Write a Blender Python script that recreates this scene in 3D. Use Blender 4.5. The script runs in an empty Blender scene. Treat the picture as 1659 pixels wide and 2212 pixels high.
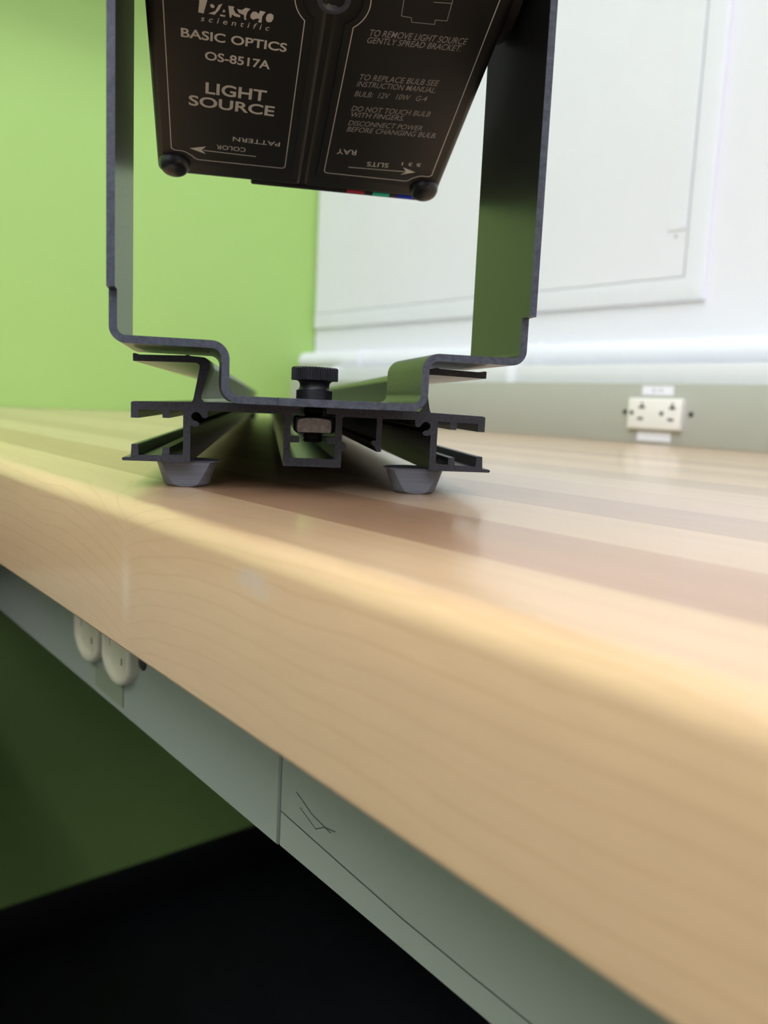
import bpy, bmesh, math, random
from mathutils import Vector, Matrix
random.seed(7)

# ------------------------------------------------------------------ camera, world, exposure
TZ = 0.78                      # height of the table top
S = bpy.context.scene
S.view_settings.view_transform = 'Standard'
S.view_settings.look = 'None'
S.view_settings.gamma = 1.0
S.view_settings.use_curve_mapping = False
S.view_settings.exposure = 0.0
S.cycles.use_denoising = True
S.cycles.max_bounces = 8
S.cycles.diffuse_bounces = 5
S.cycles.glossy_bounces = 5
LAMP = 10.7                    # emission of the ceiling fixtures

CAMM = ((0.6271924476451397, 0.13074735879555902, -0.7678116707792896),
        (0.7775425957885513, -0.047700815385495296, 0.6270184558256323),
        (0.045355764256599734, -0.9902675196024276, -0.13157923190669377))
cam = bpy.data.cameras.new('camera')
co = bpy.data.objects.new('camera', cam)
bpy.context.collection.objects.link(co)
rm = Matrix(((CAMM[0][0], -CAMM[0][1], -CAMM[0][2], 0),
             (CAMM[1][0], -CAMM[1][1], -CAMM[1][2], 0),
             (CAMM[2][0], -CAMM[2][1], -CAMM[2][2], TZ + 0.026),
             (0, 0, 0, 1)))
co.matrix_world = rm
cam.sensor_fit = 'VERTICAL'
cam.sensor_height = 36.0
cam.sensor_width = 27.0
cam.lens = 36.0 * 1750.0 / 2212.0
cam.clip_start = 0.004
cam.clip_end = 50
cam.dof.use_dof = True
cam.dof.focus_distance = 0.228
cam.dof.aperture_fstop = 14.0
S.camera = co

wd = bpy.data.worlds.new('world')
S.world = wd
wd.use_nodes = True
wd.node_tree.nodes['Background'].inputs[0].default_value = (0.8, 0.85, 0.9, 1)
wd.node_tree.nodes['Background'].inputs[1].default_value = 0.05

COL = bpy.context.collection


# ------------------------------------------------------------------ materials
def srgb(r, g, b):
    def f(c):
        c /= 255.0
        return c / 12.92 if c <= 0.04045 else ((c + 0.055) / 1.055) ** 2.4
    return (f(r), f(g), f(b), 1.0)


class NT:
    def __init__(self, name):
        self.m = bpy.data.materials.new(name)
        self.m.use_nodes = True
        self.t = self.m.node_tree
        self.b = self.t.nodes['Principled BSDF']

    def n(self, kind, **kw):
        nd = self.t.nodes.new(kind)
        for k, v in kw.items():
            if k.startswith('i_'):
                key = k[2:]
                key = int(key) if key.isdigit() else key
                nd.inputs[key].default_value = v
            else:
                setattr(nd, k, v)
        return nd

    def l(self, a, b):
        self.t.links.new(a, b)

    def math(self, op, a, b=None, c=None):
        nd = self.n('ShaderNodeMath', operation=op)
        for i, v in enumerate((a, b, c)):
            if v is None:
                continue
            if isinstance(v, (int, float)):
                nd.inputs[i].default_value = v
            else:
                self.l(v, nd.inputs[i])
        return nd.outputs[0]

    def mix(self, fac, a, b, mode='MIX'):
        nd = self.n('ShaderNodeMix', data_type='RGBA', blend_type=mode)
        for i, v in ((0, fac), (6, a), (7, b)):
            if isinstance(v, (int, float)):
                nd.inputs[i].default_value = v
            elif isinstance(v, tuple):
                nd.inputs[i].default_value = v
            else:
                self.l(v, nd.inputs[i])
        return nd.outputs[2]

    def set(self, **kw):
        names = dict(color='Base Color', rough='Roughness', metal='Metallic', ior='IOR',
                     spec='Specular IOR Level', coat='Coat Weight', coat_rough='Coat Roughness',
                     aniso='Anisotropic', emit='Emission Color', emit_s='Emission Strength', normal='Normal')
        for k, v in kw.items():
            s = self.b.inputs[names[k]]
            if isinstance(v, (int, float, tuple)):
                s.default_value = v
            else:
                self.l(v, s)


def plain(name, color, rough=0.5, var=0.06, scale=60.0, bump=0.0, bscale=300.0, **kw):
    """a paint, plastic or metal with slight unevenness"""
    t = NT(name)
    tc = t.n('ShaderNodeTexCoord')
    nz = t.n('ShaderNodeTexNoise', i_Scale=scale, i_Detail=3.0)
    t.l(tc.outputs['Object'], nz.inputs['Vector'])
    f = t.math('MULTIPLY_ADD', nz.outputs['Fac'], 2 * var, 1 - var)
    c = t.n('ShaderNodeVectorMath', operation='SCALE')
    c.inputs[0].default_value = color[:3]
    t.l(f, c.inputs['Scale'])
    t.set(color=c.outputs[0], rough=rough, **kw)
    if bump:
        n2 = t.n('ShaderNodeTexNoise', i_Scale=bscale, i_Detail=4.0)
        t.l(tc.outputs['Object'], n2.inputs['Vector'])
        bp = t.n('ShaderNodeBump', i_Strength=bump, i_Distance=0.0005)
        t.l(n2.outputs['Fac'], bp.inputs['Height'])
        t.set(normal=bp.outputs[0])
    return t.m


def green_wall_mat():
    t = NT('green_wall_paint')
    tc = t.n('ShaderNodeTexCoord')
    nz = t.n('ShaderNodeTexNoise', i_Scale=3.0, i_Detail=3.0)
    t.l(tc.outputs['Object'], nz.inputs['Vector'])
    col = t.mix(nz.outputs['Fac'], (0.36, 0.58, 0.150, 1), (0.385, 0.61, 0.163, 1))
    n2 = t.n('ShaderNodeTexNoise', i_Scale=160.0, i_Detail=3.0)
    t.l(tc.outputs['Object'], n2.inputs['Vector'])
    bp = t.n('ShaderNodeBump', i_Strength=0.1, i_Distance=0.001)
    t.l(n2.outputs['Fac'], bp.inputs['Height'])
    t.set(color=col, rough=0.5, normal=bp.outputs[0])
    return t.m


def white_wall_mat(name, xg=None):
    t = NT(name)
    tc = t.n('ShaderNodeTexCoord')
    nz = t.n('ShaderNodeTexNoise', i_Scale=2.5, i_Detail=3.0)
    t.l(tc.outputs['Object'], nz.inputs['Vector'])
    col = t.mix(nz.outputs['Fac'], (0.75, 0.745, 0.775, 1), (0.775, 0.77, 0.795, 1))
    if xg is not None:       # uneven green paint line where the two walls meet
        sx = t.n('ShaderNodeSeparateXYZ')
        t.l(tc.outputs['Object'], sx.inputs[0])
        n2 = t.n('ShaderNodeTexNoise', i_Scale=28.0, i_Detail=4.0, i_Roughness=0.7)
        t.l(tc.outputs['Object'], n2.inputs['Vector'])
        lim = t.math('MULTIPLY_ADD', n2.outputs['Fac'], 0.03, xg - 0.0130)
        fac = t.math('LESS_THAN', sx.outputs[0], lim)
        col = t.mix(fac, col, (0.33, 0.55, 0.13, 1))
        lim2 = t.math('MULTIPLY_ADD', n2.outputs['Fac'], 0.03, xg - 0.0105)
        f2 = t.math('SUBTRACT', t.math('LESS_THAN', sx.outputs[0], lim2), fac)
        f2 = t.math('MAXIMUM', f2, 0.0)
        col = t.mix(f2, col, (0.20, 0.19, 0.19, 1))
    t.set(color=col, rough=0.42)
    return t.m


def two_tone_mat():
    """dark lower band, white paint above"""
    t = NT('two_tone_wall_paint')
    tc = t.n('ShaderNodeTexCoord')
    sp = t.n('ShaderNodeSeparateXYZ')
    t.l(tc.outputs['Object'], sp.inputs[0])
    c = t.mix(t.math('GREATER_THAN', sp.outputs[2], 1.5), (0.10, 0.10, 0.11, 1), (0.78, 0.78, 0.79, 1))  # unseen wall, darkened low down to cut light bounced under the table
    t.set(color=c, rough=0.5)
    return t.m


def wood_top_mat():
    """glued maple staves running along X; object origin lies on the table surface"""
    t = NT('butcher_block_maple')
    tc = t.n('ShaderNodeTexCoord')
    sp = t.n('ShaderNodeSeparateXYZ')
    t.l(tc.outputs['Object'], sp.inputs[0])
    X, Y, Z = sp.outputs
    idx = t.math('FLOOR', t.math('DIVIDE', t.math('ADD', Y, -0.1025 + 0.0720), 0.0360))
    # tone of each stave
    pal = [(0.645, 0.432, 0.236), (0.645, 0.432, 0.236), (0.435, 0.255, 0.140), (0.582, 0.406, 0.240),
           (0.446, 0.287, 0.173), (0.543, 0.373, 0.227), (0.582, 0.411, 0.251), (0.485, 0.325, 0.192), (0.582, 0.411, 0.240),
           (0.514, 0.354, 0.212), (0.592, 0.421, 0.260), (0.466, 0.315, 0.192), (0.563, 0.392, 0.231), (0.524, 0.363, 0.222),
           (0.582, 0.411, 0.251), (0.503, 0.344, 0.212), (0.563, 0.392, 0.240), (0.475, 0.325, 0.202), (0.552, 0.382, 0.231), (0.533, 0.373, 0.222)]
    rp = t.n('ShaderNodeValToRGB')
    cr = rp.color_ramp
    cr.interpolation = 'CONSTANT'
    while len(cr.elements) < len(pal):
        cr.elements.new(0.5)
    for i, c in enumerate(pal):
        cr.elements[i].position = i / len(pal)
        cr.elements[i].color = (c[0], c[1], c[2], 1)
    t.l(t.math('DIVIDE', t.math('ADD', idx, 0.5), float(len(pal))), rp.inputs[0])
    base = rp.outputs[0]
    # long soft figure in each stave
    cv = t.n('ShaderNodeCombineXYZ')
    t.l(t.math('MULTIPLY', X, 5.0), cv.inputs[0])
    t.l(t.math('MULTIPLY', Y, 70.0), cv.inputs[1])
    t.l(t.math('MULTIPLY', t.math('ADD', Z, t.math('MULTIPLY', idx, 0.37)), 40.0), cv.inputs[2])
    nz = t.n('ShaderNodeTexNoise', i_Scale=1.0, i_Detail=5.0, i_Roughness=0.6, i_Distortion=0.6)
    t.l(cv.outputs[0], nz.inputs['Vector'])
    fig = t.math('MULTIPLY_ADD', nz.outputs['Fac'], 0.32, 0.84)
    # fine flecks
    cv2 = t.n('ShaderNodeCombineXYZ')
    t.l(t.math('MULTIPLY', X, 90.0), cv2.inputs[0])
    t.l(t.math('MULTIPLY', Y, 700.0), cv2.inputs[1])
    t.l(t.math('MULTIPLY', Z, 700.0), cv2.inputs[2])
    nf = t.n('ShaderNodeTexNoise', i_Scale=1.0, i_Detail=3.0)
    t.l(cv2.outputs[0], nf.inputs['Vector'])
    fig = t.math('MULTIPLY', fig, t.math('MULTIPLY_ADD', nf.outputs['Fac'], 0.12, 0.94))
    # growth rings of the front stave, bending round a small knot
    dx = t.math('SUBTRACT', X, -0.190)
    g = t.math('EXPONENT', t.math('MULTIPLY', t.math('ABSOLUTE', dx), -55.0))
    cv3 = t.n('ShaderNodeCombineXYZ')
    t.l(t.math('MULTIPLY', X, 14.0), cv3.inputs[0])
    t.l(t.math('MULTIPLY', Z, 30.0), cv3.inputs[1])
    t.l(t.math('MULTIPLY', Y, 10.0), cv3.inputs[2])
    nr = t.n('ShaderNodeTexNoise', i_Scale=1.0, i_Detail=2.0)
    t.l(cv3.outputs[0], nr.inputs['Vector'])
    v = t.math('ADD', Z, t.math('MULTIPLY', g, 0.009))
    v = t.math('ADD', v, t.math('MULTIPLY', nr.outputs['Fac'], 0.010))
    v = t.math('ADD', v, t.math('MULTIPLY', Y, 0.35))
    ph = t.math('FRACT', t.math('MULTIPLY', v, 240.0))
    ln = t.math('POWER', t.math('ABSOLUTE', t.math('MULTIPLY_ADD', ph, 2.0, -1.0)), 9.0)
    front = t.math('LESS_THAN', Y, 0.1025)
    ln = t.math('MULTIPLY', t.math('MULTIPLY', ln, front), t.math('MULTIPLY', nz.outputs['Fac'], 0.55))
    col = t.n('ShaderNodeVectorMath', operation='SCALE')
    t.l(base, col.inputs[0])
    t.l(fig, col.inputs['Scale'])
    c = t.mix(ln, col.outputs[0], (0.43, 0.24, 0.10, 1))
    # pale streak and reddish rim of the knot
    kz = t.math('EXPONENT', t.math('MULTIPLY', t.math('POWER', t.math('DIVIDE', dx, 0.0024), 2.0), -1.0))
    kz = t.math('MULTIPLY', t.math('MULTIPLY', kz, t.math('EXPONENT', t.math('MULTIPLY', t.math('POWER', t.math('DIVIDE', t.math('ADD', Z, 0.021), 0.008), 2.0), -1.0))), 0.5)
    c = t.mix(kz, c, (0.80, 0.62, 0.44, 1))
    # thin dark glue lines
    fr = t.math('FRACT', t.math('DIVIDE', t.math('ADD', Y, -0.1025 + 0.0720), 0.0360))
    gl = t.math('LESS_THAN', fr, 0.012)
    gl = t.math('MULTIPLY', t.math('MULTIPLY', gl, t.math('GREATER_THAN', Y, 0.09)), 0.35)
    c = t.mix(gl, c, (0.25, 0.13, 0.06, 1))
    # dried whitish smudge on the edge
    sm = t.n('ShaderNodeVectorMath', operation='DISTANCE')
    mp = t.n('ShaderNodeVectorMath', operation='MULTIPLY')
    t.l(tc.outputs['Object'], mp.inputs[0])
    mp.inputs[1].default_value = (1.0, 0.3, 2.4)
    t.l(mp.outputs[0], sm.inputs[0])
    sm.inputs[1].default_value = (-0.1285, 0.0225, -0.0185)
    nb = t.n('ShaderNodeTexNoise', i_Scale=500.0, i_Detail=3.0)
    t.l(tc.outputs['Object'], nb.inputs['Vector'])
    sf = t.math('MULTIPLY', t.math('SUBTRACT', t.math('MULTIPLY', nb.outputs['Fac'], 0.016), sm.outputs['Value']), 60.0)
    sf = t.math('MINIMUM', t.math('MAXIMUM', sf, 0.0), 0.35)
    c = t.mix(sf, c, (0.58, 0.56, 0.50, 1))
    bp = t.n('ShaderNodeBump', i_Strength=0.04, i_Distance=0.0005)
    t.l(nz.outputs['Fac'], bp.inputs['Height'])
    t.set(color=c, rough=0.30, spec=0.5, coat=0.6, coat_rough=0.15, normal=bp.outputs[0])
    return t.m


def brushed_black_mat():
    """black anodised sheet with a fine brushed grain"""
    t = NT('black_anodised_sheet')
    tc = t.n('ShaderNodeTexCoord')
    mp = t.n('ShaderNodeMapping')
    mp.inputs['Scale'].default_value = (60, 260, 2600)
    mp.inputs['Rotation'].default_value = (0.25, 0, 0)
    t.l(tc.outputs['Object'], mp.inputs[0])
    nz = t.n('ShaderNodeTexNoise', i_Scale=1.0, i_Detail=4.0, i_Roughness=0.6)
    t.l(mp.outputs[0], nz.inputs['Vector'])
    r = t.math('MULTIPLY_ADD', nz.outputs['Fac'], 0.12, 0.25)
    c = t.mix(nz.outputs['Fac'], (0.006, 0.006, 0.0065, 1), (0.022, 0.022, 0.022, 1))
    bp = t.n('ShaderNodeBump', i_Strength=0.035, i_Distance=0.0001)
    t.l(nz.outputs['Fac'], bp.inputs['Height'])
    t.set(color=c, rough=r, ior=1.62, normal=bp.outputs[0])
    return t.m


def cut_edge_mat(name, c0, c1, rough=0.45, scale=900.0, metal=0.0):
    t = NT(name)
    tc = t.n('ShaderNodeTexCoord')
    nz = t.n('ShaderNodeTexNoise', i_Scale=scale, i_Detail=5.0, i_Roughness=0.65)
    t.l(tc.outputs['Object'], nz.inputs['Vector'])
    rp = t.n('ShaderNodeValToRGB')
    rp.color_ramp.elements[0].position = 0.35
    rp.color_ramp.elements[0].color = c0
    rp.color_ramp.elements[1].position = 0.72
    rp.color_ramp.elements[1].color = c1
    t.l(nz.outputs['Fac'], rp.inputs[0])
    bp = t.n('ShaderNodeBump', i_Strength=0.25, i_Distance=0.0002)
    t.l(nz.outputs['Fac'], bp.inputs['Height'])
    t.set(color=rp.outputs[0], rough=rough, metal=metal, normal=bp.outputs[0])
    return t.m


def rubber_foot_mat():
    """grey rubber with level saw lines"""
    t = NT('grey_rubber')
    tc = t.n('ShaderNodeTexCoord')
    mp = t.n('ShaderNodeMapping')
    mp.inputs['Scale'].default_value = (60, 60, 1900)
    t.l(tc.outputs['Object'], mp.inputs[0])
    nz = t.n('ShaderNodeTexNoise', i_Scale=1.0, i_Detail=4.0)
    t.l(mp.outputs[0], nz.inputs['Vector'])
    c = t.mix(nz.outputs['Fac'], (0.075, 0.078, 0.085, 1), (0.19, 0.195, 0.21, 1))
    bp = t.n('ShaderNodeBump', i_Strength=0.3, i_Distance=0.0003)
    t.l(nz.outputs['Fac'], bp.inputs['Height'])
    t.set(color=c, rough=0.5, normal=bp.outputs[0])
    return t.m


def emit_mat(name, color, strength):
    t = NT(name)
    t.set(color=(0.8, 0.8, 0.8, 1), emit=color, emit_s=strength)
    return t.m


M = dict(
    green=green_wall_mat(),
    white=white_wall_mat('white_wall_paint'),
    white_corner=white_wall_mat('white_wall_paint_corner', -1.148),
    front=plain('grey_wall_paint', (0.80, 0.79, 0.77, 1), 0.6, 0.03, 5),
    two_tone=two_tone_mat(),
    trim=plain('white_gloss_trim', (0.755, 0.76, 0.785, 1), 0.3, 0.02),
    panel=plain('white_panel_paint', (0.755, 0.75, 0.775, 1), 0.4, 0.02, 20),
    ceiling=plain('ceiling_tile', (0.78, 0.78, 0.76, 1), 0.8, 0.04, 200),
    floor=plain('black_floor_tile', (0.010, 0.011, 0.014, 1), 0.55, 0.4, 30),
    base=plain('black_rubber_base', (0.006, 0.006, 0.006, 1), 0.5, 0.2, 30),
    wood=wood_top_mat(),
    apron=plain('grey_green_enamel', (0.285, 0.315, 0.245, 1), 0.3, 0.03, 18),
    raceway=plain('olive_grey_enamel', (0.42, 0.425, 0.36, 1), 0.4, 0.03, 25),
    cream=plain('cream_plastic', (0.82, 0.80, 0.73, 1), 0.35, 0.02),
    socket=plain('shaded_cream_plastic', (0.60, 0.56, 0.40, 1), 0.35, 0.03),  # cream darkened to carry the shade under the tabletop edge
    slot=plain('dark_slot', (0.02, 0.018, 0.015, 1), 0.7, 0.1),
    sticker=plain('white_sticker', (0.84, 0.84, 0.90, 1), 0.5, 0.02),
    ink=plain('grey_sticker_ink', (0.30, 0.31, 0.36, 1), 0.6, 0.02),
    tape=plain('olive_tape', (0.22, 0.25, 0.155, 1), 0.4, 0.05),
    sheet=brushed_black_mat(),
    edge=cut_edge_mat('sheared_metal_edge', (0.034, 0.040, 0.052, 1), (0.085, 0.096, 0.118, 1), 0.4, 700.0, 0.0),
    rail=plain('black_anodised_extrusion', (0.010, 0.010, 0.011, 1), 0.27, 0.2, 200, bump=0.05, bscale=600, ior=1.8),
    railcut=cut_edge_mat('saw_cut_extrusion', (0.010, 0.010, 0.0135, 1), (0.034, 0.035, 0.042, 1), 0.6, 1100.0),
    knob=plain('black_knob_plastic', (0.010, 0.010, 0.012, 1), 0.42, 0.2, 400),
    steel=cut_edge_mat('bare_steel', (0.16, 0.14, 0.12, 1), (0.33, 0.30, 0.26, 1), 0.5, 800.0, 0.3),
    oxide=plain('black_oxide_steel', (0.010, 0.009, 0.009, 1), 0.4, 0.2, 300),
    rubber=rubber_foot_mat(),
    housing=plain('black_moulded_plastic', (0.017, 0.0145, 0.012, 1), 0.48, 0.08, 300, bump=0.1, bscale=1500),
    plate=plain('black_label_plate', (0.019, 0.0165, 0.0135, 1), 0.42, 0.05, 300),
    foot=plain('black_soft_rubber', (0.012, 0.012, 0.013, 1), 0.35, 0.1, 300),
    print_=plain('cream_print', (0.80, 0.76, 0.66, 1), 0.6, 0.05, 400),
    print_dim=plain('dim_grey_print', (0.42, 0.39, 0.35, 1), 0.6, 0.05, 400),
    insert=plain('grey_metal_insert', (0.10, 0.105, 0.12, 1), 0.4, 0.25, 300, metal=0.3),
    red=plain('red_filter', (0.65, 0.05, 0.09, 1), 0.25, 0.02),
    teal=plain('green_filter', (0.05, 0.80, 0.48, 1), 0.25, 0.02),
    blue=plain('blue_filter', (0.02, 0.05, 0.85, 1), 0.25, 0.02),
    lamp=emit_mat('lamp_diffuser', (0.96, 0.96, 1.13, 1), LAMP),
    metal_white=plain('white_metal', (0.75, 0.75, 0.75, 1), 0.4, 0.02),
)


# ------------------------------------------------------------------ helpers
def obj(name, bm, mats, parent=None, smooth=None, loc=None, rotz=None):
    me = bpy.data.meshes.new(name)
    bmesh.ops.recalc_face_normals(bm, faces=bm.faces[:])
    bm.to_mesh(me)
    bm.free()
    if not isinstance(mats, (list, tuple)):
        mats = [mats]
    for m in mats:
        me.materials.append(m)
    o = bpy.data.objects.new(name, me)
    COL.objects.link(o)
    if parent is not None:
        o.parent = parent
    if smooth is not None:
        me.polygons.foreach_set('use_smooth', [True] * len(me.polygons))
        me.set_sharp_from_angle(angle=math.radians(smooth))
    if loc is not None:
        o.location = loc
    if rotz is not None:
        o.rotation_euler = (0, 0, rotz)
    return o


def tag(o, label=None, cat=None, group=None, kind=None):
    if label:
        o['label'] = label
    if cat:
        o['category'] = cat
    if group:
        o['group'] = group
    if kind:
        o['kind'] = kind
    return o


def empty(name, loc, rotz=0.0, **kw):
    o = bpy.data.objects.new(name, None)
    COL.objects.link(o)
    o.location = loc
    o.rotation_euler = (0, 0, rotz)
    o.empty_display_size = 0.02
    return tag(o, **kw)


def add_box(bm, x0, x1, y0, y1, z0, z1, bev=0.0, seg=2, mi=0):
    r = bmesh.ops.create_cube(bm, size=1.0)
    vs = r['verts']
    for v in vs:
        v.co = Vector((x0 + (v.co.x + .5) * (x1 - x0), y0 + (v.co.y + .5) * (y1 - y0), z0 + (v.co.z + .5) * (z1 - z0)))
    fs = list({f for v in vs for f in v.link_faces})
    for f in fs:
        f.material_index = mi
    if bev:
        es = list({e for f in fs for e in f.edges})
        bmesh.ops.bevel(bm, geom=es, offset=bev, segments=seg, affect='EDGES', profile=0.5)


def box(*a, **k):
    bm = bmesh.new()
    add_box(bm, *a, **k)
    return bm


def extrude_poly(bm, pts, f0, f1, mi_side=0, mi_end=0):
    """pts: 2D outline; f0/f1 map a 2D point to the 3D start and end positions"""
    a = [bm.verts.new(f0(p)) for p in pts]
    b = [bm.verts.new(f1(p)) for p in pts]
    n = len(pts)
    for i in range(n):
        f = bm.faces.new((a[i], a[(i + 1) % n], b[(i + 1) % n], b[i]))
        f.material_index = mi_side
    e1 = bm.faces.new(a)
    e2 = bm.faces.new(b)
    e1.material_index = e2.material_index = mi_end
    e1.normal_update()
    e2.normal_update()
    bmesh.ops.triangulate(bm, faces=[e1, e2])


def lathe(bm, prof, seg=48, mod=None, mi=0, cap=True):
    """prof: (r, z) pairs from bottom to top"""
    rings = []
    for (r, z) in prof:
        ring = []
        for k in range(seg):
            a = 2 * math.pi * k / seg
            rr = r if mod is None else r + mod(r, z, k)
            ring.append(bm.verts.new((rr * math.cos(a), rr * math.sin(a), z)))
        rings.append(ring)
    for i in range(len(rings) - 1):
        for k in range(seg):
            f = bm.faces.new((rings[i][k], rings[i][(k + 1) % seg], rings[i + 1][(k + 1) % seg], rings[i + 1][k]))
            f.material_index = mi
    if cap:
        bm.faces.new(rings[0][::-1]).material_index = mi
        bm.faces.new(rings[-1]).material_index = mi
    return rings


def arc(cx, cy, r, a0, a1, n):
    return [(cx + r * math.cos(math.radians(a0 + (a1 - a0) * i / n)), cy + r * math.sin(math.radians(a0 + (a1 - a0) * i / n))) for i in range(n + 1)]


def xform(bm, mat):
    bmesh.ops.transform(bm, matrix=mat, verts=bm.verts[:])
    return bm


XG, YW = -1.148, 0.770          # green wall plane, white wall plane
RX, RY, CH = 4.2, -2.8, 2.80    # far right wall, wall behind, ceiling height

# ------------------------------------------------------------------ room shell
tag(obj('floor', box(XG - .1, RX + .1, RY - .1, YW + .1, -0.1, 0.0), M['floor']), kind='structure')
tag(obj('ceiling', box(XG - .1, RX + .1, RY - .1, YW + .1, CH, CH + 0.1), M['ceiling']), kind='structure')
tag(obj('wall_left', box(XG - .1, XG, RY - .1, YW + .1, 0, CH), M['green']), kind='structure')
tag(obj('wall_back', box(XG, RX + .1, YW, YW + .1, 0, CH), M['white_corner']), kind='structure')
tag(obj('wall_right', box(RX, RX + .1, RY, YW, 0, CH), M['two_tone']), kind='structure')
tag(obj('wall_front', box(XG, RX, RY - .1, RY, 0, CH), M['front']), kind='structure')


def baseboard(name, x0, x1, y0, y1, inner):
    bm = bmesh.new()
    add_box(bm, x0, x1, y0, y1, 0.0, 0.075, bev=0.003)
    return tag(obj(name, bm, M['base'], smooth=40), kind='structure')


baseboard('baseboard_left', XG, XG + 0.008, RY, YW, 0)
baseboard('baseboard_back', XG + .008, RX, YW - 0.008, YW, 0)

bm = box(XG, XG + 0.085, -1.2, YW - .002, TZ + 0.600, TZ + 0.620, bev=0.002)
tag(obj('shade_ledge', bm, M['trim'], smooth=40), kind='structure')     # unseen ledge added to cast shade on the upper green wall

# unseen cabinet added to keep light off the wall under the table
bm = bmesh.new()
add_box(bm, XG + .009, -0.47, -1.2, 0.055, 0.06, 0.71, bev=0.002)
add_box(bm, XG + .009, -0.51, -1.19, 0.045, 0.0, 0.06)
cb = tag(obj('light_block_cabinet', bm, M['base'], smooth=40), kind='structure')
obj('worktop', box(XG + .009, -0.45, -1.2, 0.06, 0.71, 0.74, bev=0.003), M['base'], cb, smooth=40)
for k in range(2):
    dr = obj('door', box(-0.47, -0.452, -1.19 + .62 * k, -0.58 + .62 * k, 0.08, 0.70, bev=0.002), M['apron'], cb, smooth=40)
    obj('handle', box(-0.452, -0.44, -0.64 + .62 * k, -0.63 + .62 * k, 0.50, 0.62, bev=0.003), M['metal_white'], dr, smooth=40)

# ceiling fixtures (out of frame above; they light the room)
fixtures = [(-0.25, -0.08), (2.8, -0.10), (-0.35, -1.55), (0.6, -1.55), (1.6, -1.55), (2.7, -1.55)]
for i, (lx, ly) in enumerate(fixtures):
    r = empty('ceiling_light', (lx, ly, CH), label='recessed fluorescent ceiling light panel above the room', cat='ceiling light', group='ceiling lights')
    bm = bmesh.new()
    for (a0, a1, b0, b1) in ((-.32, .32, -.62, -.60), (-.32, .32, .60, .62), (-.32, -.30, -.60, .60), (.30, .32, -.60, .60)):
        add_box(bm, a0, a1, b0, b1, -0.03, 0.0)
    obj('frame', bm, M['metal_white'], r)
    obj('diffuser', box(-.30, .30, -.60, .60, -0.02, -0.012), M['lamp'], r)

# ------------------------------------------------------------------ table
TL, TR = XG + 0.003, 0.62
FY = 0.0745
tb = empty('lab_table', (0, 0, TZ), label='butcher block lab table with grey-green steel apron', cat='table')
prof = [(YW - .003, -0.0378), (YW - .003, 0.0)]
prof += arc(FY + .0052, -0.0052, 0.0052, 90, 180, 10)
prof += arc(FY + .0012, -0.0378 + .0012, 0.0012, 180, 270, 4)
bm = bmesh.new()
extrude_poly(bm, prof, lambda p: (TL, p[0], p[1]), lambda p: (TR, p[0], p[1]))
obj('tabletop', bm, M['wood'], tb, smooth=40)
AY = 0.120
bm = bmesh.new()
add_box(bm, TL, -0.1885, AY - .0006, AY + .02, -0.1032, -0.0378, bev=0.0006, seg=1)
tag(obj('apron', bm, M['apron'], tb, smooth=40), label='grey-green steel apron panel carrying the sockets')
bm = bmesh.new()
add_box(bm, -0.1885, TR - .01, AY, AY + .02, -0.1034, -0.0378, bev=0.0006, seg=1)
tag(obj('apron', bm, M['apron'], tb, smooth=40), label='plain grey-green steel apron panel with pencil marks')
# pencil marks on the plain panel
bm = bmesh.new()


def pencil(pts, w):
    for i in range(len(pts) - 1):
        (xa, za), (xb, zb) = pts[i], pts[i + 1]
        d = Vector((xb - xa, 0, zb - za)).normalized()
        nrm = Vector((-d.z, 0, d.x)) * w
        q = [Vector((xa, AY - .00012, za)) + nrm, Vector((xb, AY - .00012, zb)) + nrm, Vector((xb, AY - .00012, zb)) - nrm, Vector((xa, AY - .00012, za)) - nrm]
        bm.faces.new([bm.verts.new(c) for c in q])


pencil([(-0.1878, -0.0921), (-0.16, -0.0938), (-0.1328, -0.0953), (-0.11, -0.0957), (-0.06, -0.0958), (0.02, -0.096)], 0.00016)
pencil([(-0.180, -0.083), (-0.172, -0.0862), (-0.163, -0.0875)], 0.00012)
pencil([(-0.178, -0.0868), (-0.170, -0.0895), (-0.166, -0.0872), (-0.161, -0.0862)], 0.00012)
obj('pencil_marks', bm, M['slot'], tb)
for (lx, ly) in ((TR - .07, 0.16), (TR - .07, YW - .10)):
    bm = bmesh.new()
    add_box(bm, lx - .025, lx + .025, ly - .025, ly + .025, -TZ, -0.0378, bev=0.004)
    obj('leg', bm, M['apron'], tb, smooth=40)
bm = bmesh.new()
add_box(bm, TL, TL + .03, AY + .02, YW - .004, -0.085, -0.0378, bev=0.002)
obj('support_rail', bm, M['apron'], tb, smooth=40)

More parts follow.
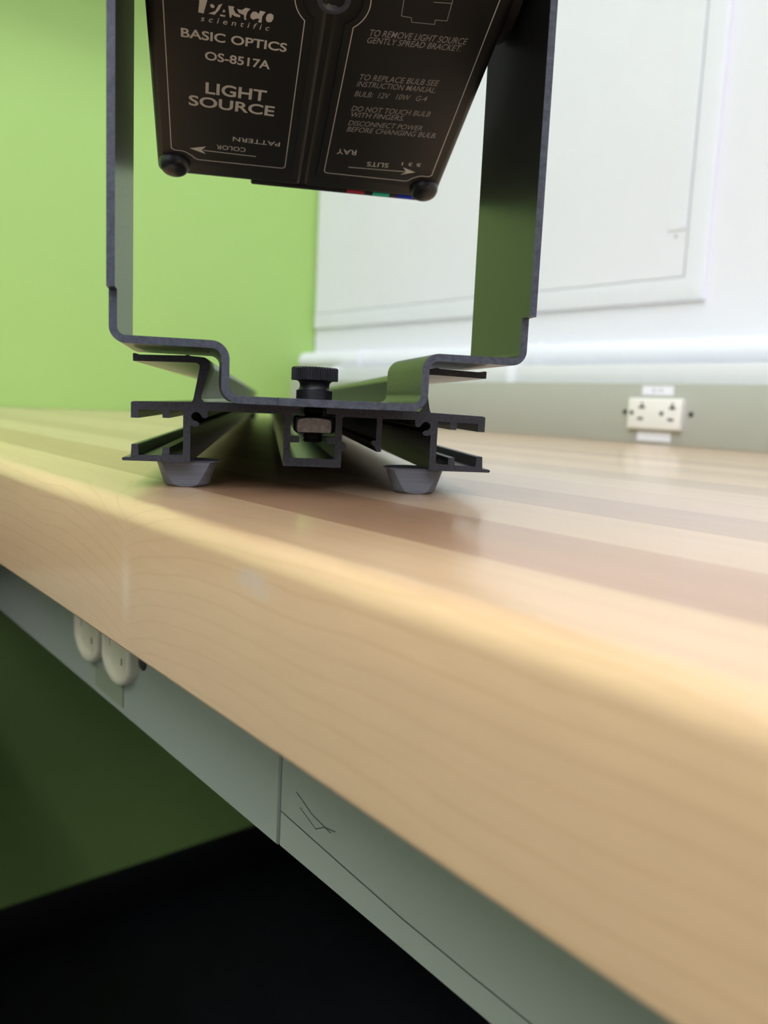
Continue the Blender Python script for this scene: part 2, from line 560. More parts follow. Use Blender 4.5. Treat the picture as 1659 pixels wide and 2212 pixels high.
# sockets set in the apron: twin round-bottomed faces
so = empty('apron_socket', (-0.3236, AY, TZ - 0.0724), label='cream twin power socket in the table apron, half hidden by the tabletop edge', cat='power socket')
for s in (-1, 1):
    outl = []
    R, hw = 0.0172, 0.0146
    a = math.degrees(math.acos(hw / R))
    for p in arc(0, 0, R, a, 180 - a, 16) + arc(0, 0, R, 180 + a, 360 - a, 16):
        outl.append(p)
    cx = s * 0.0169
    bm = bmesh.new()
    loops = []
    for (sc, yy) in ((1.0, 0.002), (1.0, -0.0030), (0.985, -0.0038), (0.95, -0.0044), (0.90, -0.0047), (0.82, -0.0046), (0.78, -0.0040), (0.74, -0.0030), (0.70, -0.0028)):
        loops.append([bm.verts.new((cx + p[0] * sc, yy, p[1] * sc)) for p in outl])
    for A_, B_ in zip(loops, loops[1:]):
        for q in range(len(outl)):
            bm.faces.new((A_[q], A_[(q + 1) % len(outl)], B_[(q + 1) % len(outl)], B_[q]))
    bm.faces.new(loops[-1])
    fc = obj('socket_face', bm, M['socket'], so, smooth=50)
    bm = bmesh.new()
    add_box(bm, cx + .0028, cx + .0044, -0.0029, -0.002, -0.0088, -0.0056, bev=0.0004)
    obj('slot', bm, M['slot'], fc)
    bm = bmesh.new()
    add_box(bm, cx - .0098, cx - .0082, -0.0029, -0.002, -0.0040, 0.0030, bev=0.0004)
    obj('slot', bm, M['tape'], fc)
for s in (-1, 1):
    bm = bmesh.new()
    lathe(bm, [(0.0032, 0), (0.0032, .0012), (0.0024, .0018)], 20)
    xform(bm, Matrix.Translation((s * 0.0368, 0.0002, -0.0030)) @ Matrix.Rotation(math.radians(90), 4, 'X'))
    obj('screw', bm, M['slot'], so, smooth=40)
o = obj('tape_patch', box(-0.3372, -0.3060, AY - .0011, AY - .0007, TZ - 0.0998, TZ - 0.0905), M['tape'])
tag(o, 'faded olive tape patch on the apron under the twin sockets', 'tape')

# ------------------------------------------------------------------ raceway on the back of the table
RYF = 0.687
RW = empty('power_raceway', (0, 0, TZ), label='olive-grey power raceway along the back of the table', cat='raceway')
bm = bmesh.new()
add_box(bm, -1.085, TR, RYF, YW - .004, 0.0, 0.0573, bev=0.001)
obj('housing', bm, M['raceway'], RW, smooth=40)
# white cover strip and half-round moulding above it
bm = bmesh.new()
add_box(bm, -1.03, RX - .01, 0.700, YW, 0.0575, 0.0768, bev=0.0012)
o = obj('trim_1', bm, M['trim'], smooth=40, loc=(0, 0, TZ))
tag(o, kind='structure')
bm = bmesh.new()
pr = [(YW, 0.0768), (0.7545, 0.0768)] + arc(0.7545, 0.0768 + 0.0140, 0.0140, -90, -270, 20)[1:] + [(YW, 0.1048)]
extrude_poly(bm, pr, lambda p: (XG + .001, p[0], p[1]), lambda p: (RX - .01, p[0], p[1]))
o = obj('trim_2', bm, M['trim'], smooth=50, loc=(0, 0, TZ))
tag(o, kind='structure')
k = 0
for (cx, lab) in ((-0.985, 'white coupling clip on the wall moulding near the green wall'),
                  (-0.6385, 'white coupling clip on the wall moulding beside the right bracket leg')):
    bm = bmesh.new()
    pr = [(YW - .0005, 0.0560)] + [(0.6985, 0.0560), (0.6985, 0.0752), (0.702, 0.0790)] + arc(0.7545, 0.0908, 0.0158, -110, -270, 18) + [(YW - .0005, 0.1066)]
    extrude_poly(bm, pr, lambda p: (cx - .006, p[0], p[1]), lambda p: (cx + .006, p[0], p[1]))
    o = obj('coupling_clip', bm, M['trim'], smooth=50, loc=(0, 0, TZ))
    tag(o, lab, 'clip', group='coupling clips')

# outlet in the raceway
OX0, OX1, OZ0, OZ1 = -0.4680, -0.4114, 0.0140, 0.0431
ow = OX1 - OX0
oh = OZ1 - OZ0
ou = empty('raceway_outlet', (OX0, RYF, TZ + OZ0), label='cream double power outlet set in the olive-grey raceway', cat='power outlet')
bm = bmesh.new()
add_box(bm, 0, ow, -0.006, 0.002, 0, oh, bev=0.0014, seg=3)
fc = obj('outlet_face', bm, M['cream'], ou, smooth=50)


def disc(bm, x, z, r, y0, y1, seg=18):
    b2 = bmesh.new()
    lathe(b2, [(r, 0), (r, y1 - y0)], seg)
    xform(b2, Matrix.Translation((x, y1, z)) @ Matrix.Rotation(math.radians(90), 4, 'X'))
    me = bpy.data.meshes.new('tmp')
    b2.to_mesh(me)
    b2.free()
    bm.from_mesh(me)
    bpy.data.meshes.remove(me)


for (gx, tx, sx) in ((0.085, 0.275, 0.26), (0.655, 0.845, 0.83)):
    bm = bmesh.new()
    disc(bm, gx * ow, 0.52 * oh, 0.0021, -0.00625, -0.004)
    obj('ground_hole', bm, M['slot'], ou)
    bm = bmesh.new()
    add_box(bm, tx * ow - .0033, tx * ow + .0033, -0.00625, -0.004, 0.70 * oh - .0010, 0.70 * oh + .0013)
    add_box(bm, tx * ow - .0008, tx * ow + .0008, -0.00625, -0.004, 0.70 * oh, 0.70 * oh + .0052)
    obj('slot', bm, M['slot'], ou)
    bm = bmesh.new()
    add_box(bm, sx * ow - .0030, sx * ow + .0030, -0.00625, -0.004, 0.33 * oh - .0010, 0.33 * oh + .0013)
    obj('slot', bm, M['slot'], ou)
for hx in (-0.4745 - OX0, -0.4042 - OX0):
    bm = bmesh.new()
    disc(bm, hx, 0.0296 - OZ0, 0.0022, -0.0012, 0.001)
    obj('screw', bm, M['slot'], ou)

st = empty('label_sticker', (-0.4406, RYF, TZ + 0.0507), label='white printed sticker above the raceway outlet', cat='sticker')
obj('paper', box(-.0166, .0166, -0.0004, 0.0, -.0042, .0042), M['sticker'], st)
o = obj('label_sticker', box(-.0180, .0180, -0.0004, 0.0, -.0045, .0045), M['sticker'], loc=(-0.4408, RYF, TZ + 0.0075))
tag(o, 'blank white sticker below the raceway outlet', 'sticker')

# ------------------------------------------------------------------ framed panel on the white wall
wp = empty('access_panel', (0, YW, TZ), label='white mitred-frame panel fixed to the white wall', cat='wall panel')
PX0, PX1, PZ0, PZ1 = XG + .0065, -0.4490, 0.1440, 1.15
fw = 0.0240
bm = bmesh.new()
# sides of the mitred frame: outer edge is rounded and proud, inner edge drops to the panel
pf = [(0, 0), (0.0, 0.0025)] + [(0.0025 - 0.0025 * math.cos(a), 0.0025 + 0.0025 * math.sin(a)) for a in (0.4, 0.8, 1.2, 1.57)] + [(fw - .001, 0.0046), (fw, 0.0036), (fw, 0)]
for (corner_a, corner_b) in (((PX1, PZ0), (PX0, PZ0)), ((PX1, PZ1), (PX1, PZ0))):
    horizontal = corner_a[1] == corner_b[1]
    if horizontal:
        f0 = lambda p: (PX1 - p[0], -p[1], PZ0 + p[0])
        f1 = lambda p: (PX0, -p[1], PZ0 + p[0])
    else:
        f0 = lambda p: (PX1 - p[0], -p[1], PZ1)
        f1 = lambda p: (PX1 - p[0], -p[1], PZ0 + p[0])
    extrude_poly(bm, pf, f0, f1)
obj('frame', bm, M['trim'], wp, smooth=40)
obj('panel', box(PX0, PX1 - fw - .0012, -0.0035, 0, PZ0 + fw + .0012, PZ1), M['panel'], wp)
bm = bmesh.new()
add_box(bm, PX1 - fw - .0235, PX1 - fw - .0015, -0.0046, -0.003, PZ0 + .072, PZ1, bev=.0004, seg=1)
obj('edge_strip', bm, M['trim'], wp)
bm = bmesh.new()
disc(bm, PX1 - fw - .0135, PZ0 + .066, 0.0014, -0.0042, -0.003)
obj('nail', bm, M['ink'], wp)

# ------------------------------------------------------------------ optics track
TROT = math.atan2(0.8588407, 0.51224277)
Tv = Vector((-0.8588407, 0.51224277, 0))
Rv = Vector((0.51224277, 0.8588407, 0))
T0, S0 = 0.230, 0.0128
LEN = 0.965
p0 = Tv * T0 + Rv * S0
tr = empty('optics_track', (p0.x, p0.y, TZ), TROT, label='black extruded optics track standing on grey rubber feet', cat='optics track')

half = [(30.2, 24.4), (30.9, 25.2), (31.0, 25.9), (28.85, 33.6), (28.75, 34.4), (28.9, 35.3), (29.5, 36.1), (30.3, 36.5), (31.4, 36.6),
        (34.0, 36.7), (34.7, 37.05), (35.5, 36.75), (47.9, 36.35), (48.6, 36.7), (49.25, 36.6), (49.2, 34.6), (33.4, 34.95), (32.4, 34.9), (31.7, 34.5), (31.5, 33.8),
        (33.1, 25.2), (33.5, 24.2), (49.0, 23.8), (49.7, 23.5), (49.7, 19.3), (47.7, 19.3), (47.7, 21.6), (41.4, 21.7), (41.3, 19.6), (39.5, 19.6),
        (39.4, 21.7), (35.8, 21.8), (35.7, 9.6), (39.3, 9.5), (39.4, 11.5), (41.2, 11.6), (41.4, 9.4), (47.6, 9.2), (47.8, 12.0), (48.2, 12.2),
        (49.5, 12.1), (49.7, 8.6), (51.8, 8.4), (52.1, 8.0), (51.8, 7.55), (33.8, 7.55), (33.8, 17.9), (32.7, 17.5), (31.6, 17.8), (31.4, 18.5), (32.0, 19.0),
        (32.9, 19.2), (33.5, 19.8), (33.65, 20.5), (33.3, 21.2), (32.5, 21.6), (31.6, 21.4), (31.1, 20.9), (30.6, 20.1), (29.8, 19.9), (29.2, 20.4), (29.1, 22.0)]
right_in = [(19.6, 21.9), (19.6, 12.5), (18.4, 12.4), (17.7, 13.9), (16.9, 14.5), (16.6, 15.2), (17.2, 15.7), (18.0, 15.6), (18.0, 21.9), (9.0, 22.0), (8.2, 21.6),
            (8.2, 14.9), (9.1, 14.6), (9.6, 13.6), (9.1, 12.6), (8.2, 12.3), (8.2, 7.5)]
left_in = [(9.0, 22.0), (8.2, 21.6), (8.2, 7.5)]
slot = [(6.3, 9.9), (6.3, 14.2), (3.8, 14.3), (3.8, 16.0), (6.3, 16.1), (6.3, 22.5), (3.6, 22.6), (3.6, 24.4)]
out = half + right_in + [(-x, z) for x, z in reversed(left_in)] + [(-x, z) for x, z in reversed(half)]
out += [(-x, z) for x, z in reversed(slot)] + slot
out = [(x / 1000.0, z / 1000.0) for x, z in out]
bm = bmesh.new()
extrude_poly(bm, out, lambda p: (p[0], 0, p[1]), lambda p: (p[0], LEN, p[1]), 0, 1)
obj('rail', bm, [M['rail'], M['railcut']], tr, smooth=28)

for (fx, fy, cut) in ((-0.0357, 0.0118, True), (0.0315, 0.0108, True), (-0.0357, LEN - .03, False), (0.0315, LEN - .03, False)):
    bm = bmesh.new()
    lathe(bm, [(0.0050, 0.0), (0.0058, 0.0002), (0.0065, 0.0008), (0.0068, 0.0017), (0.0087, 0.00745)], 56)
    lathe(bm, [(0.0089, 0.00715), (0.0094, 0.0072), (0.0094, 0.00752)], 40)
    if cut:
        g = bm.verts[:] + bm.edges[:] + bm.faces[:]
        r = bmesh.ops.bisect_plane(bm, geom=g, plane_co=(0, -0.0056, 0), plane_no=(0.02 if fx < 0 else -.04, -1, 0.05), clear_outer=True)
        es = [e for e in r['geom_cut'] if isinstance(e, bmesh.types.BMEdge)]
        bmesh.ops.holes_fill(bm, edges=es, sides=0)
    o = obj('foot', bm, M['rubber'], tr, smooth=18, loc=(fx, fy, 0))

# ------------------------------------------------------------------ mounting bracket
BROT = math.atan2(0.89326679, 0.44952691)
Tb = Vector((-0.89326679, 0.44952691, 0))
Rb = Vector((0.44952691, 0.89326679, 0))
pb = Tb * 0.211 + Rb * 0.0304
br = empty('mounting_bracket', (pb.x, pb.y, TZ + 0.0245), BROT, label='black sheet-metal U bracket screwed to the optics track', cat='bracket')
BD = 0.043
TH = 0.00195
ZB = -0.0245                     # local z offset so numbers below are heights over the table


def fillet_path(pts, rads, n=9):
    outp = []
    for i, p in enumerate(pts):
        p = Vector(p)
        if i == 0 or i == len(pts) - 1 or rads[i] == 0:
            outp.append(p)
            continue
        a = (Vector(pts[i - 1]) - p).normalized()
        b = (Vector(pts[i + 1]) - p).normalized()
        ang = a.angle(b)
        d = rads[i] / math.tan(ang / 2)
        c = p + (a + b).normalized() * (rads[i] / math.sin(ang / 2))
        v0 = (p + a * d) - c
        v1 = (p + b * d) - c
        t0 = math.atan2(v0.y, v0.x)
        t1 = math.atan2(v1.y, v1.x)
        dt = t1 - t0
        while dt > math.pi:
            dt -= 2 * math.pi
        while dt < -math.pi:
            dt += 2 * math.pi
        for k in range(n + 1):
            th = t0 + dt * k / n
            outp.append(c + Vector((math.cos(th), math.sin(th))) * rads[i])
    return outp


LEGX, SHX, ZSH, ZPL = 0.0532, 0.0261, 0.0390, 0.02548
ztop = 0.172
cl = [(-LEGX, ztop), (-LEGX, 0.0507), (-LEGX, ZSH), (-SHX, ZSH), (-SHX, ZPL), (-0.0129, ZPL), (0.0129, ZPL), (SHX, ZPL), (SHX, ZSH), (LEGX, ZSH), (LEGX, 0.0507), (LEGX, ztop)]
rads = [0, 0, .0030, .0036, .0036, 0, 0, .0036, .0036, .0030, 0, 0]
path = fillet_path(cl, rads)
WIDE = -0.0050


def is_wide(p):
    return p.y > 0.0506 or (abs(p.x) < 0.01295 and p.y < 0.03)


bm = bmesh.new()
rings = []
for i, p in enumerate(path):
    a = path[max(i - 1, 0)]
    b = path[min(i + 1, len(path) - 1)]
    d = (b - a).normalized()
    nrm = Vector((-d.y, d.x)) * (TH / 2)
    ys = []
    if i > 0:
        ys.append(WIDE if is_wide((p + path[i - 1]) / 2) else 0.0)
    if i < len(path) - 1:
        y2 = WIDE if is_wide((p + path[i + 1]) / 2) else 0.0
        if not ys or ys[-1] != y2:
            ys.append(y2)
    for y in ys:
        rings.append([bm.verts.new((q.x, yy, q.y + ZB)) for (q, yy) in ((p + nrm, y), (p - nrm, y), (p - nrm, BD), (p + nrm, BD))])
for i in range(len(rings) - 1):
    A, B = rings[i], rings[i + 1]
    step = abs(A[0].co.x - B[0].co.x) < 1e-7 and abs(A[0].co.z - B[0].co.z) < 1e-7
    if step:
        f = bm.faces.new((A[0], A[1], B[1], B[0]))
        f.material_index = 1
        continue
    for j, mi in ((0, 1), (1, 0), (2, 1), (3, 0)):
        k2 = (j + 1) % 4
        f = bm.faces.new((A[j], A[k2], B[k2], B[j]))
        f.material_index = mi
for R_ in (rings[0], rings[-1]):
    bm.faces.new(R_).material_index = 1
obj('strip', bm, [M['sheet'], M['edge']], br, smooth=30)

# thumbscrew and its nut (bolt axis in bracket coordinates)
bp_w = Tv * 0.2375 + Rv * (S0 + 0.0004)
bl = Vector((bp_w.dot(Rb) - 0.0304, bp_w.dot(Tb) - 0.211, 0))
ts = obj('thumbscrew', (lambda b: (lathe(b, [(0.0050, 26.46e-3), (0.0052, 26.6e-3), (0.0052, 29.0e-3), (0.0047, 29.15e-3), (0.00440, 29.6e-3), (0.00425, 30.3e-3), (0.0043, 30.9e-3), (0.0047, 31.5e-3), (0.0053, 31.8e-3)], 64), b)[1])(bmesh.new()), M['knob'], br, smooth=35,
         loc=(bl.x, bl.y, ZB))
bm = bmesh.new()
NT_ = 48
lathe(bm, [(0.0048, 31.8e-3), (0.0066, 31.85e-3), (0.00672, 32.0e-3), (0.00672, 35.2e-3), (0.0064, 35.55e-3), (0.0050, 35.65e-3)], NT_ * 4,
      mod=lambda r, z, k: (-0.00032 if (k % 4) >= 2 else 0.0) if r > 0.0065 else 0.0)
obj('knurled_head', bm, M['knob'], ts, smooth=20)
bm = bmesh.new()
pr = []
z = 14.2
while z < 26.4:
    pr += [(2.45e-3, z * 1e-3), (2.95e-3, (z + 0.55) * 1e-3)]
    z += 1.1
lathe(bm, pr, 40)
tag(obj('threaded_shaft', bm, M['oxide'], ts, smooth=25), label='black threaded shaft')
# square nut with domed chamfer
bm = bmesh.new()
NW, z0, z1 = 0.0056, 16.95e-3, 21.7e-3
add_box(bm, -NW, NW, -NW, NW, z0, z1, bev=0.0008, seg=3, mi=0)
bm.normal_update()
o = obj('square_nut', bm, M['oxide'], br, smooth=40, loc=(bl.x, bl.y, ZB))
o.rotation_euler = (0, 0, TROT - BROT)
fpts = [(-0.0046, z0 + .0002), (0.0046, z0 + .0002), (0.0048, z0 + .0008), (0.00475, z0 + .0031), (0.0046, z0 + .0034)]
fpts += [(0.0046 * math.cos(a), z0 + .0034 + 0.0009 * math.sin(a)) for a in [math.pi * i / 16 for i in range(1, 16)]]
fpts += [(-0.0046, z0 + .0034), (-0.00475, z0 + .0031), (-0.0048, z0 + .0008)]
bm = bmesh.new()
extrude_poly(bm, fpts, lambda p: (p[0], -NW - .00012, p[1]), lambda p: (p[0], -NW + .0005, p[1]))
fo = obj('nut_face', bm, M['steel'], o)
fo['label'] = 'bare steel front face of the nut'

# ------------------------------------------------------------------ light source hanging in the bracket
bx_a = Vector((0.45309582, 0.89145998, 0.0018141))
bx_b = Vector((0.81164441, -0.41336848, 0.41274672))
bx_n = Vector((0.36869707, -0.18554141, -0.91084404))
bx_o = Vector((-0.21304543, 0.14111566, TZ + 0.11653272))
ls = empty('light_source', bx_o, label='black plastic optics light source hanging tilted in the bracket', cat='light source')
ls.matrix_world = Matrix(((bx_a.x, bx_b.x, bx_n.x, bx_o.x), (bx_a.y, bx_b.y, bx_n.y, bx_o.y), (bx_a.z, bx_b.z, bx_n.z, bx_o.z), (0, 0, 0, 1)))
mm = 0.001
HB = 31.9          # middle of the base along its length
HW, B0 = 47.7, -42.6
B1 = 2 * HB - B0
bm = bmesh.new()
add_box(bm, -HW * mm, -0.15 * mm, B0 * mm, B1 * mm, -58 * mm, 0, bev=0.0022, seg=4)
add_box(bm, 0.15 * mm, HW * mm, B0 * mm, B1 * mm, -58 * mm, 0, bev=0.0022, seg=4)
add_box(bm, -4 * mm, 4 * mm, (B0 + .8) * mm, (B1 - .8) * mm, -57.5 * mm, -0.6 * mm)
obj('housing', bm, M['housing'], ls, smooth=40)


def plate_outline(sg, wi, wo, b0, b1, foot, hole, n=14):
    """a label panel: inner edge wi, outer edge wo; corner scooped for the foot; scooped round the middle hole"""
    pts = []
    r = 1.2
    fr = foot
    # start bottom inner corner, go outwards
    pts += [(wi + r - r * math.sin(t), b0 + r - r * math.cos(t)) for t in [math.pi / 2 * (1 - i / 4) for i in range(5)]]
    pts += [(wo - 9.2 + fr, b0), (wo - 8.2 + fr, b0 + 0.5), (wo - 7.2 + fr, b0 + 1.6), (wo - 5.4 + fr, b0 + 2.9), (wo - 3.4, b0 + 3.3), (wo - .9, b0 + 3.35), (wo, b0 + 4.1)]
    pts += [(wo, b1 - 4.1), (wo - .9, b1 - 3.35), (wo - 3.4, b1 - 3.3), (wo - 5.4 + fr, b1 - 2.9), (wo - 7.2 + fr, b1 - 1.6), (wo - 8.2 + fr, b1 - .5), (wo - 9.2 + fr, b1)]
    pts += [(wi + r - r * math.sin(t), b1 - r + r * math.cos(t)) for t in [math.pi / 2 * i / 4 for i in range(5)]]
    a0 = math.acos(min(.999, wi / hole))
    pts += [(hole * math.cos(t), HB + hole * math.sin(t)) for t in [a0 - 2 * a0 * i / n for i in range(n + 1)]]
    return [(sg * x, y) for x, y in pts]


def flat_line(bm, pts, w, z0, z1, closed=False):
    n = len(pts)
    L, Rr = [], []
    for i in range(n):
        p = Vector(pts[i])
        if closed:
            a, b = Vector(pts[i - 1]), Vector(pts[(i + 1) % n])
        else:
            a, b = Vector(pts[max(i - 1, 0)]), Vector(pts[min(i + 1, n - 1)])
        d1 = (p - a).normalized() if (p - a).length > 1e-6 else (b - p).normalized()
        d2 = (b - p).normalized() if (b - p).length > 1e-6 else d1
        m = (d1 + d2).normalized()
        nn = Vector((-m.y, m.x))
        sc = w / 2 / max(0.5, nn.dot(Vector((-d1.y, d1.x))))
        L.append(p + nn * sc)
        Rr.append(p - nn * sc)
    vt = [[bm.verts.new((q.x * mm, q.y * mm, z * mm)) for q in (L[i], Rr[i]) for z in (z0, z1)] for i in range(n)]
    for i in range(n if closed else n - 1):
        A, B = vt[i], vt[(i + 1) % n]
        for (j, k) in ((1, 3), (3, 2), (2, 0), (0, 1)):
            bm.faces.new((A[j], A[k], B[k], B[j]))
    if not closed:
        bm.faces.new((vt[0][0], vt[0][1], vt[0][3], vt[0][2]))
        bm.faces.new((vt[-1][0], vt[-1][1], vt[-1][3], vt[-1][2]))


def flat_poly(bm, pts, z0, z1):
    extrude_poly(bm, pts, lambda p: (p[0] * mm, p[1] * mm, z0 * mm), lambda p: (p[0] * mm, p[1] * mm, z1 * mm))


PZ = 0.55          # how far the label panels stand proud, mm
INK = (PZ, PZ + 0.03)


def add_text(bm, s, P0, P1, cap, bold, ital):
    cu = bpy.data.curves.new('txt', 'FONT')
    cu.body = s
    cu.size = 1.0
    cu.resolution_u = 4
    cu.fill_mode = 'FRONT'
    cu.offset = 0.022 if bold else 0.004
    if s == 'scientific':
        cu.space_character = 1.7
    to = bpy.data.objects.new('txt', cu)
    me = bpy.data.meshes.new_from_object(to)
    xs = [v.co.x for v in me.vertices]
    ys = [v.co.y for v in me.vertices]
    x0, x1, y1 = min(xs), max(xs), max(ys)
    P0, P1 = Vector(P0), Vector(P1)
    d = (P1 - P0)
    Ln = d.length
    d.normalize()
    up = Vector((-d.y, d.x))
    yb = 0.0
    h = (y1 - yb)
    sh = 0.22 if ital else 0.0
    vs = []
    for v in me.vertices:
        u = (v.co.x - x0) / (x1 - x0) * Ln
        w = (v.co.y - yb) / h * cap
        q = P0 + d * (u + sh * w) + up * w
        vs.append(bm.verts.new((q.x * mm, q.y * mm, (INK[1]) * mm)))
    for p in me.polygons:
        try:
            bm.faces.new([vs[i] for i in p.vertices])
        except ValueError:
            pass
    bpy.data.objects.remove(to)
    bpy.data.curves.remove(cu)
    bpy.data.meshes.remove(me)


TEXT_L = [
    ('scientific', (-33.6, 20.0), (-15.75, 19.85), 1.75, 0, 1),
    ('BASIC OPTICS', (-38.81, 14.2), (-10.42, 13.75), 2.87, 1, 0),
    ('OS-8517A', (-32.54, 7.55), (-14.5, 7.05), 2.91, 1, 0),
    ('LIGHT', (-32.39, -4.7), (-14.77, -5.1), 4.2, 1, 0),
    ('SOURCE', (-37.26, -10.0), (-11.97, -10.6), 3.95, 1, 0),
]
TEXT_L2 = [
    ('PATTERN', (-9.1, -21.42), (-23.9, -21.2), 1.88, 0, 0),
    ('COLOR', (-19.71, -25.6), (-28.92, -25.55), 1.92, 0, 0),
]
TEXT_R = [
    ('TO REMOVE LIGHT SOURCE', (11.0, 22.7), (38.25, 24.2), 2.13, 0, 1),
    ('GENTLY SPREAD BRACKET.', (10.9, 20.35), (37.5, 21.8), 2.0, 0, 1),
    ('TO REPLACE BULB SEE', (11.0, 7.41), (34.31, 8.78), 2.1, 0, 1),
    ('INSTRUCTION MANUAL.', (10.9, 4.84), (34.49, 6.13), 2.05, 0, 1),
    ('BULB:  12V   10W   G-4', (10.9, 1.08), (32.53, 2.45), 2.06, 0, 1),
    ('DO NOT TOUCH BULB', (10.95, -4.75), (35.19, -3.31), 2.1, 0, 1),
    ('WITH FINGERS.', (10.92, -7.18), (27.64, -6.23), 2.06, 0, 1),
    ('DISCONNECT POWER', (10.95, -10.7), (34.32, -9.46), 2.11, 0, 1),
    ('BEFORE CHANGING BULB.', (10.94, -13.39), (39.56, -11.87), 2.15, 0, 1),
]
TEXT_R2 = [
    ('RAY', (15.62, -21.14), (9.24, -21.5), 2.27, 0, 0),
    ('SLITS', (27.29, -25.58), (20.08, -25.9), 2.11, 0, 0),
    ('5 3 1', (37.96, -24.03), (31.58, -24.32), 1.5, 0, 0),
]
LOGO = [
    [(-34.2, 29.2), (-31.5, 29.2), (-31.99, 26.06), (-32.84, 22.4), (-34.21, 22.52), (-33.9, 25.77)],
    [(-31.64, 22.61), (-30.78, 23.05), (-29.85, 23.62), (-29.02, 25.57), (-28.09, 26.12), (-28.83, 24.19), (-30.01, 22.47)],
    [(-31.19, 25.3), (-30.63, 25.59), (-30.03, 25.1), (-30.2, 24.47), (-30.96, 24.54)],
    [(-28.63, 22.81), (-27.25, 22.73), (-27.24, 22.32), (-28.54, 22.31)],
    [(-27.72, 24.48), (-27.28, 24.15), (-27.44, 23.62), (-28.04, 23.62)],
    [(-26.55, 25.78), (-25.01, 25.75), (-25.24, 25.0), (-24.69, 23.88), (-23.37, 23.38), (-23.43, 22.76), (-24.74, 22.85), (-25.53, 23.33), (-25.76, 22.26), (-26.11, 22.31)],
    [(-24.3, 25.16), (-23.0, 25.08), (-22.09, 25.94), (-20.88, 25.74), (-21.61, 24.8), (-21.96, 23.11), (-21.75, 22.21), (-22.37, 22.31), (-22.42, 23.65), (-23.83, 24.12)],
    [(-20.79, 24.02), (-20.23, 25.04), (-19.37, 25.18), (-18.73, 24.58), (-18.36, 25.66), (-16.95, 25.49), (-17.73, 24.02), (-17.78, 22.04), (-18.75, 22.09), (-18.37, 23.09), (-19.08, 23.18), (-20.01, 22.61), (-20.74, 23.11)],
    [(-16.75, 23.78), (-16.47, 24.85), (-15.63, 25.3), (-14.9, 24.91), (-14.77, 23.9), (-15.18, 22.79), (-16.04, 22.44), (-16.63, 22.86)],
]
for sg, side in ((-1, 'left'), (1, 'right')):
    bm = bmesh.new()
    flat_poly(bm, plate_outline(sg, 3.9, 45.6, -36.2, 2 * HB + 36.2, 0, 7.6), -0.5, PZ)
    bm.normal_update()
    es = [e for e in bm.edges if all(abs(v.co.z - PZ * mm) < 1e-7 for v in e.verts) and any(abs(f.normal.z) < .5 for f in e.link_faces)]
    bmesh.ops.bevel(bm, geom=es, offset=0.0004, segments=2, affect='EDGES')
    pl = obj('label_panel', bm, M['plate'], ls, smooth=40)
    pl['label'] = 'label panel with the product lettering' if sg < 0 else 'label panel with the bulb instructions'
    bm = bmesh.new()
    flat_line(bm, plate_outline(sg, 6.56, 43.0, -33.3, 2 * HB + 33.3, 0.9, 9.85), 0.26, *INK, closed=True)
    if sg < 0:
        for tx in TEXT_L + TEXT_L2:
            add_text(bm, *tx)
        for g in LOGO:
            flat_poly(bm, g, *INK)
        flat_line(bm, [(-16.28, -29.06), (-33.0, -28.78)], 0.26, *INK)
        flat_poly(bm, [(-37.27, -28.46), (-32.26, -26.92), (-33.57, -28.78), (-32.26, -30.3)], *INK)
        obj('printing', bm, M['print_'], pl)
    else:
        for tx in TEXT_R2:
            add_text(bm, *tx)
        flat_line(bm, [(14.25, -29.42), (34.2, -28.7)], 0.26, *INK)
        flat_poly(bm, [(37.1, -28.47), (32.47, -26.79), (34.05, -28.76), (32.37, -30.36)], *INK)
        obj('printing', bm, M['print_'], pl)
        bm = bmesh.new()
        for tx in TEXT_R:
            add_text(bm, *tx)
        flat_line(bm, [(18.0, 42.0), (18.16, 34.55), (18.58, 30.27), (21.29, 30.17), (21.77, 28.85), (28.0, 29.16), (27.87, 30.55), (31.04, 30.8), (30.79, 36.69), (31.0, 42.0)], 0.2, *INK, closed=True)
        flat_line(bm, [(25.96, 35.71), (30.8, 36.15)], 0.18, *INK)
        tag(obj('printing', bm, M['print_dim'], pl), label='dim grey instruction lettering and outline symbol')

# corner feet of the housing
for sx in (-1, 1):
    for by in (-36.6, 2 * HB + 36.6):
        bm = bmesh.new()
        lathe(bm, [(4.9e-3, -0.4e-3), (4.9e-3, 0.5e-3), (4.7e-3, 1.4e-3), (4.2e-3, 2.3e-3), (3.3e-3, 3.0e-3), (2.0e-3, 3.4e-3), (0.4e-3, 3.55e-3)], 36)
        obj('foot', bm, M['foot'], ls, smooth=60, loc=(sx * 42.2 * mm, by * mm, 0))
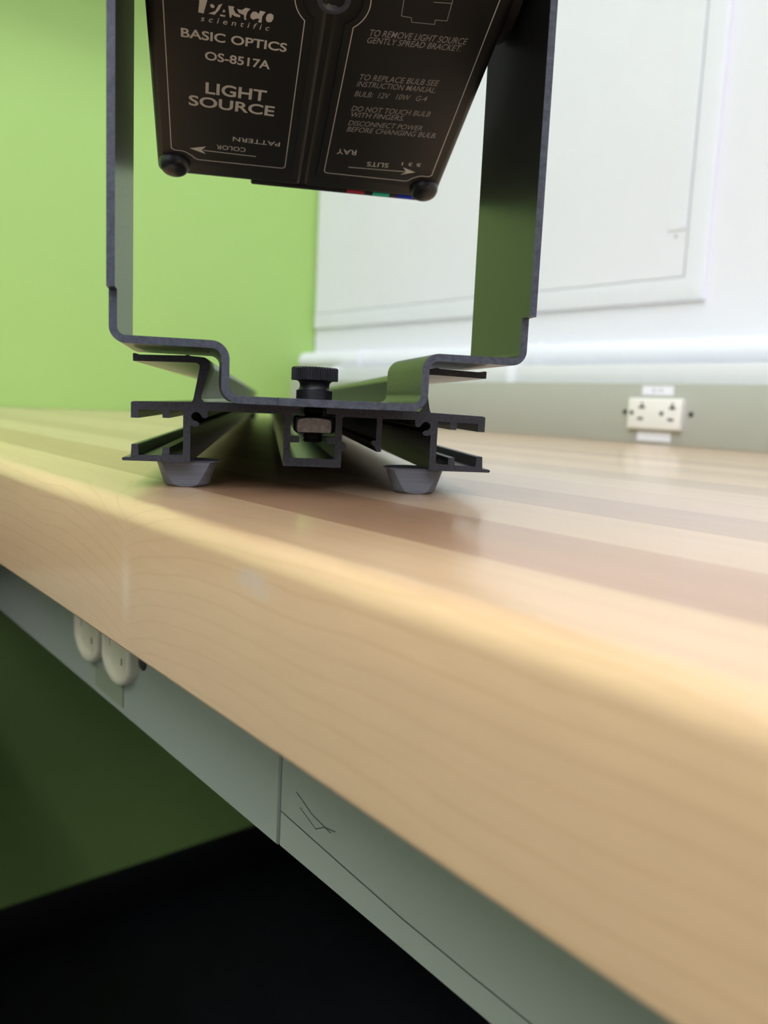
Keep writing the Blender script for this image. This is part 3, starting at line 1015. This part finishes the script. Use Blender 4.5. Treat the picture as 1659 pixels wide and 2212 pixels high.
# threaded hole in the middle of the base
bm = bmesh.new()
lathe(bm, [(4.5e-3, -0.3e-3), (4.45e-3, 0.25e-3), (3.4e-3, 0.3e-3), (2.5e-3, -0.4e-3), (2.3e-3, -0.55e-3)], 40, cap=False)
obj('threaded_insert', bm, M['insert'], ls, smooth=40, loc=(0.2 * mm, HB * mm, 0))
bm = bmesh.new()
lathe(bm, [(2.4e-3, -0.6e-3), (2.4e-3, -0.5e-3)], 30)
obj('hole', bm, M['slot'], ls, loc=(0.2 * mm, HB * mm, 0))
# front slide with the colour windows
bm = bmesh.new()
add_box(bm, -17.2 * mm, 43.6 * mm, (B0 - 2.0) * mm, (B0 + .2) * mm, -48 * mm, -0.7 * mm, bev=0.0006, seg=2)
fs = obj('filter_slide', bm, M['housing'], ls, smooth=40)
for x0, x1, mt, nm in ((16.0, 22.2, 'red', 'red colour window'), (25.2, 31.2, 'teal', 'green colour window'), (34.0, 40.2, 'blue', 'blue colour window')):
    o = obj('colour_window', box(x0 * mm, x1 * mm, (B0 - 1.0) * mm, (B0 + .3) * mm, -2.5 * mm, -0.45 * mm), M[mt], fs)
    o['label'] = nm
# pivot bosses that sit against the bracket legs
for sx in (-1, 1):
    bm = bmesh.new()
    lathe(bm, [(20e-3, 0), (20e-3, 3.0e-3), (18.6e-3, 4.1e-3), (10e-3, 4.2e-3)], 48)
    xform(bm, Matrix.Translation((sx * (HW - .2) * mm, HB * mm, -22 * mm)) @ Matrix.Rotation(math.radians(90 * sx), 4, 'Y'))
    obj('pivot_boss', bm, M['housing'], ls, smooth=40)

# printed characters on the upper sticker
cu = bpy.data.curves.new('txt', 'FONT')
cu.body = 'E-14'
cu.size = 0.0062
cu.align_x = 'CENTER'
cu.align_y = 'CENTER'
cu.extrude = 0.00005
to = bpy.data.objects.new('txt', cu)
me = bpy.data.meshes.new_from_object(to)
bpy.data.objects.remove(to)
bpy.data.curves.remove(cu)
me.name = 'lettering'
me.materials.append(M['ink'])
o = bpy.data.objects.new('lettering', me)
COL.objects.link(o)
o.parent = st
o.rotation_euler = (math.radians(90), 0, 0)
o.location = (0, -0.00045, 0)
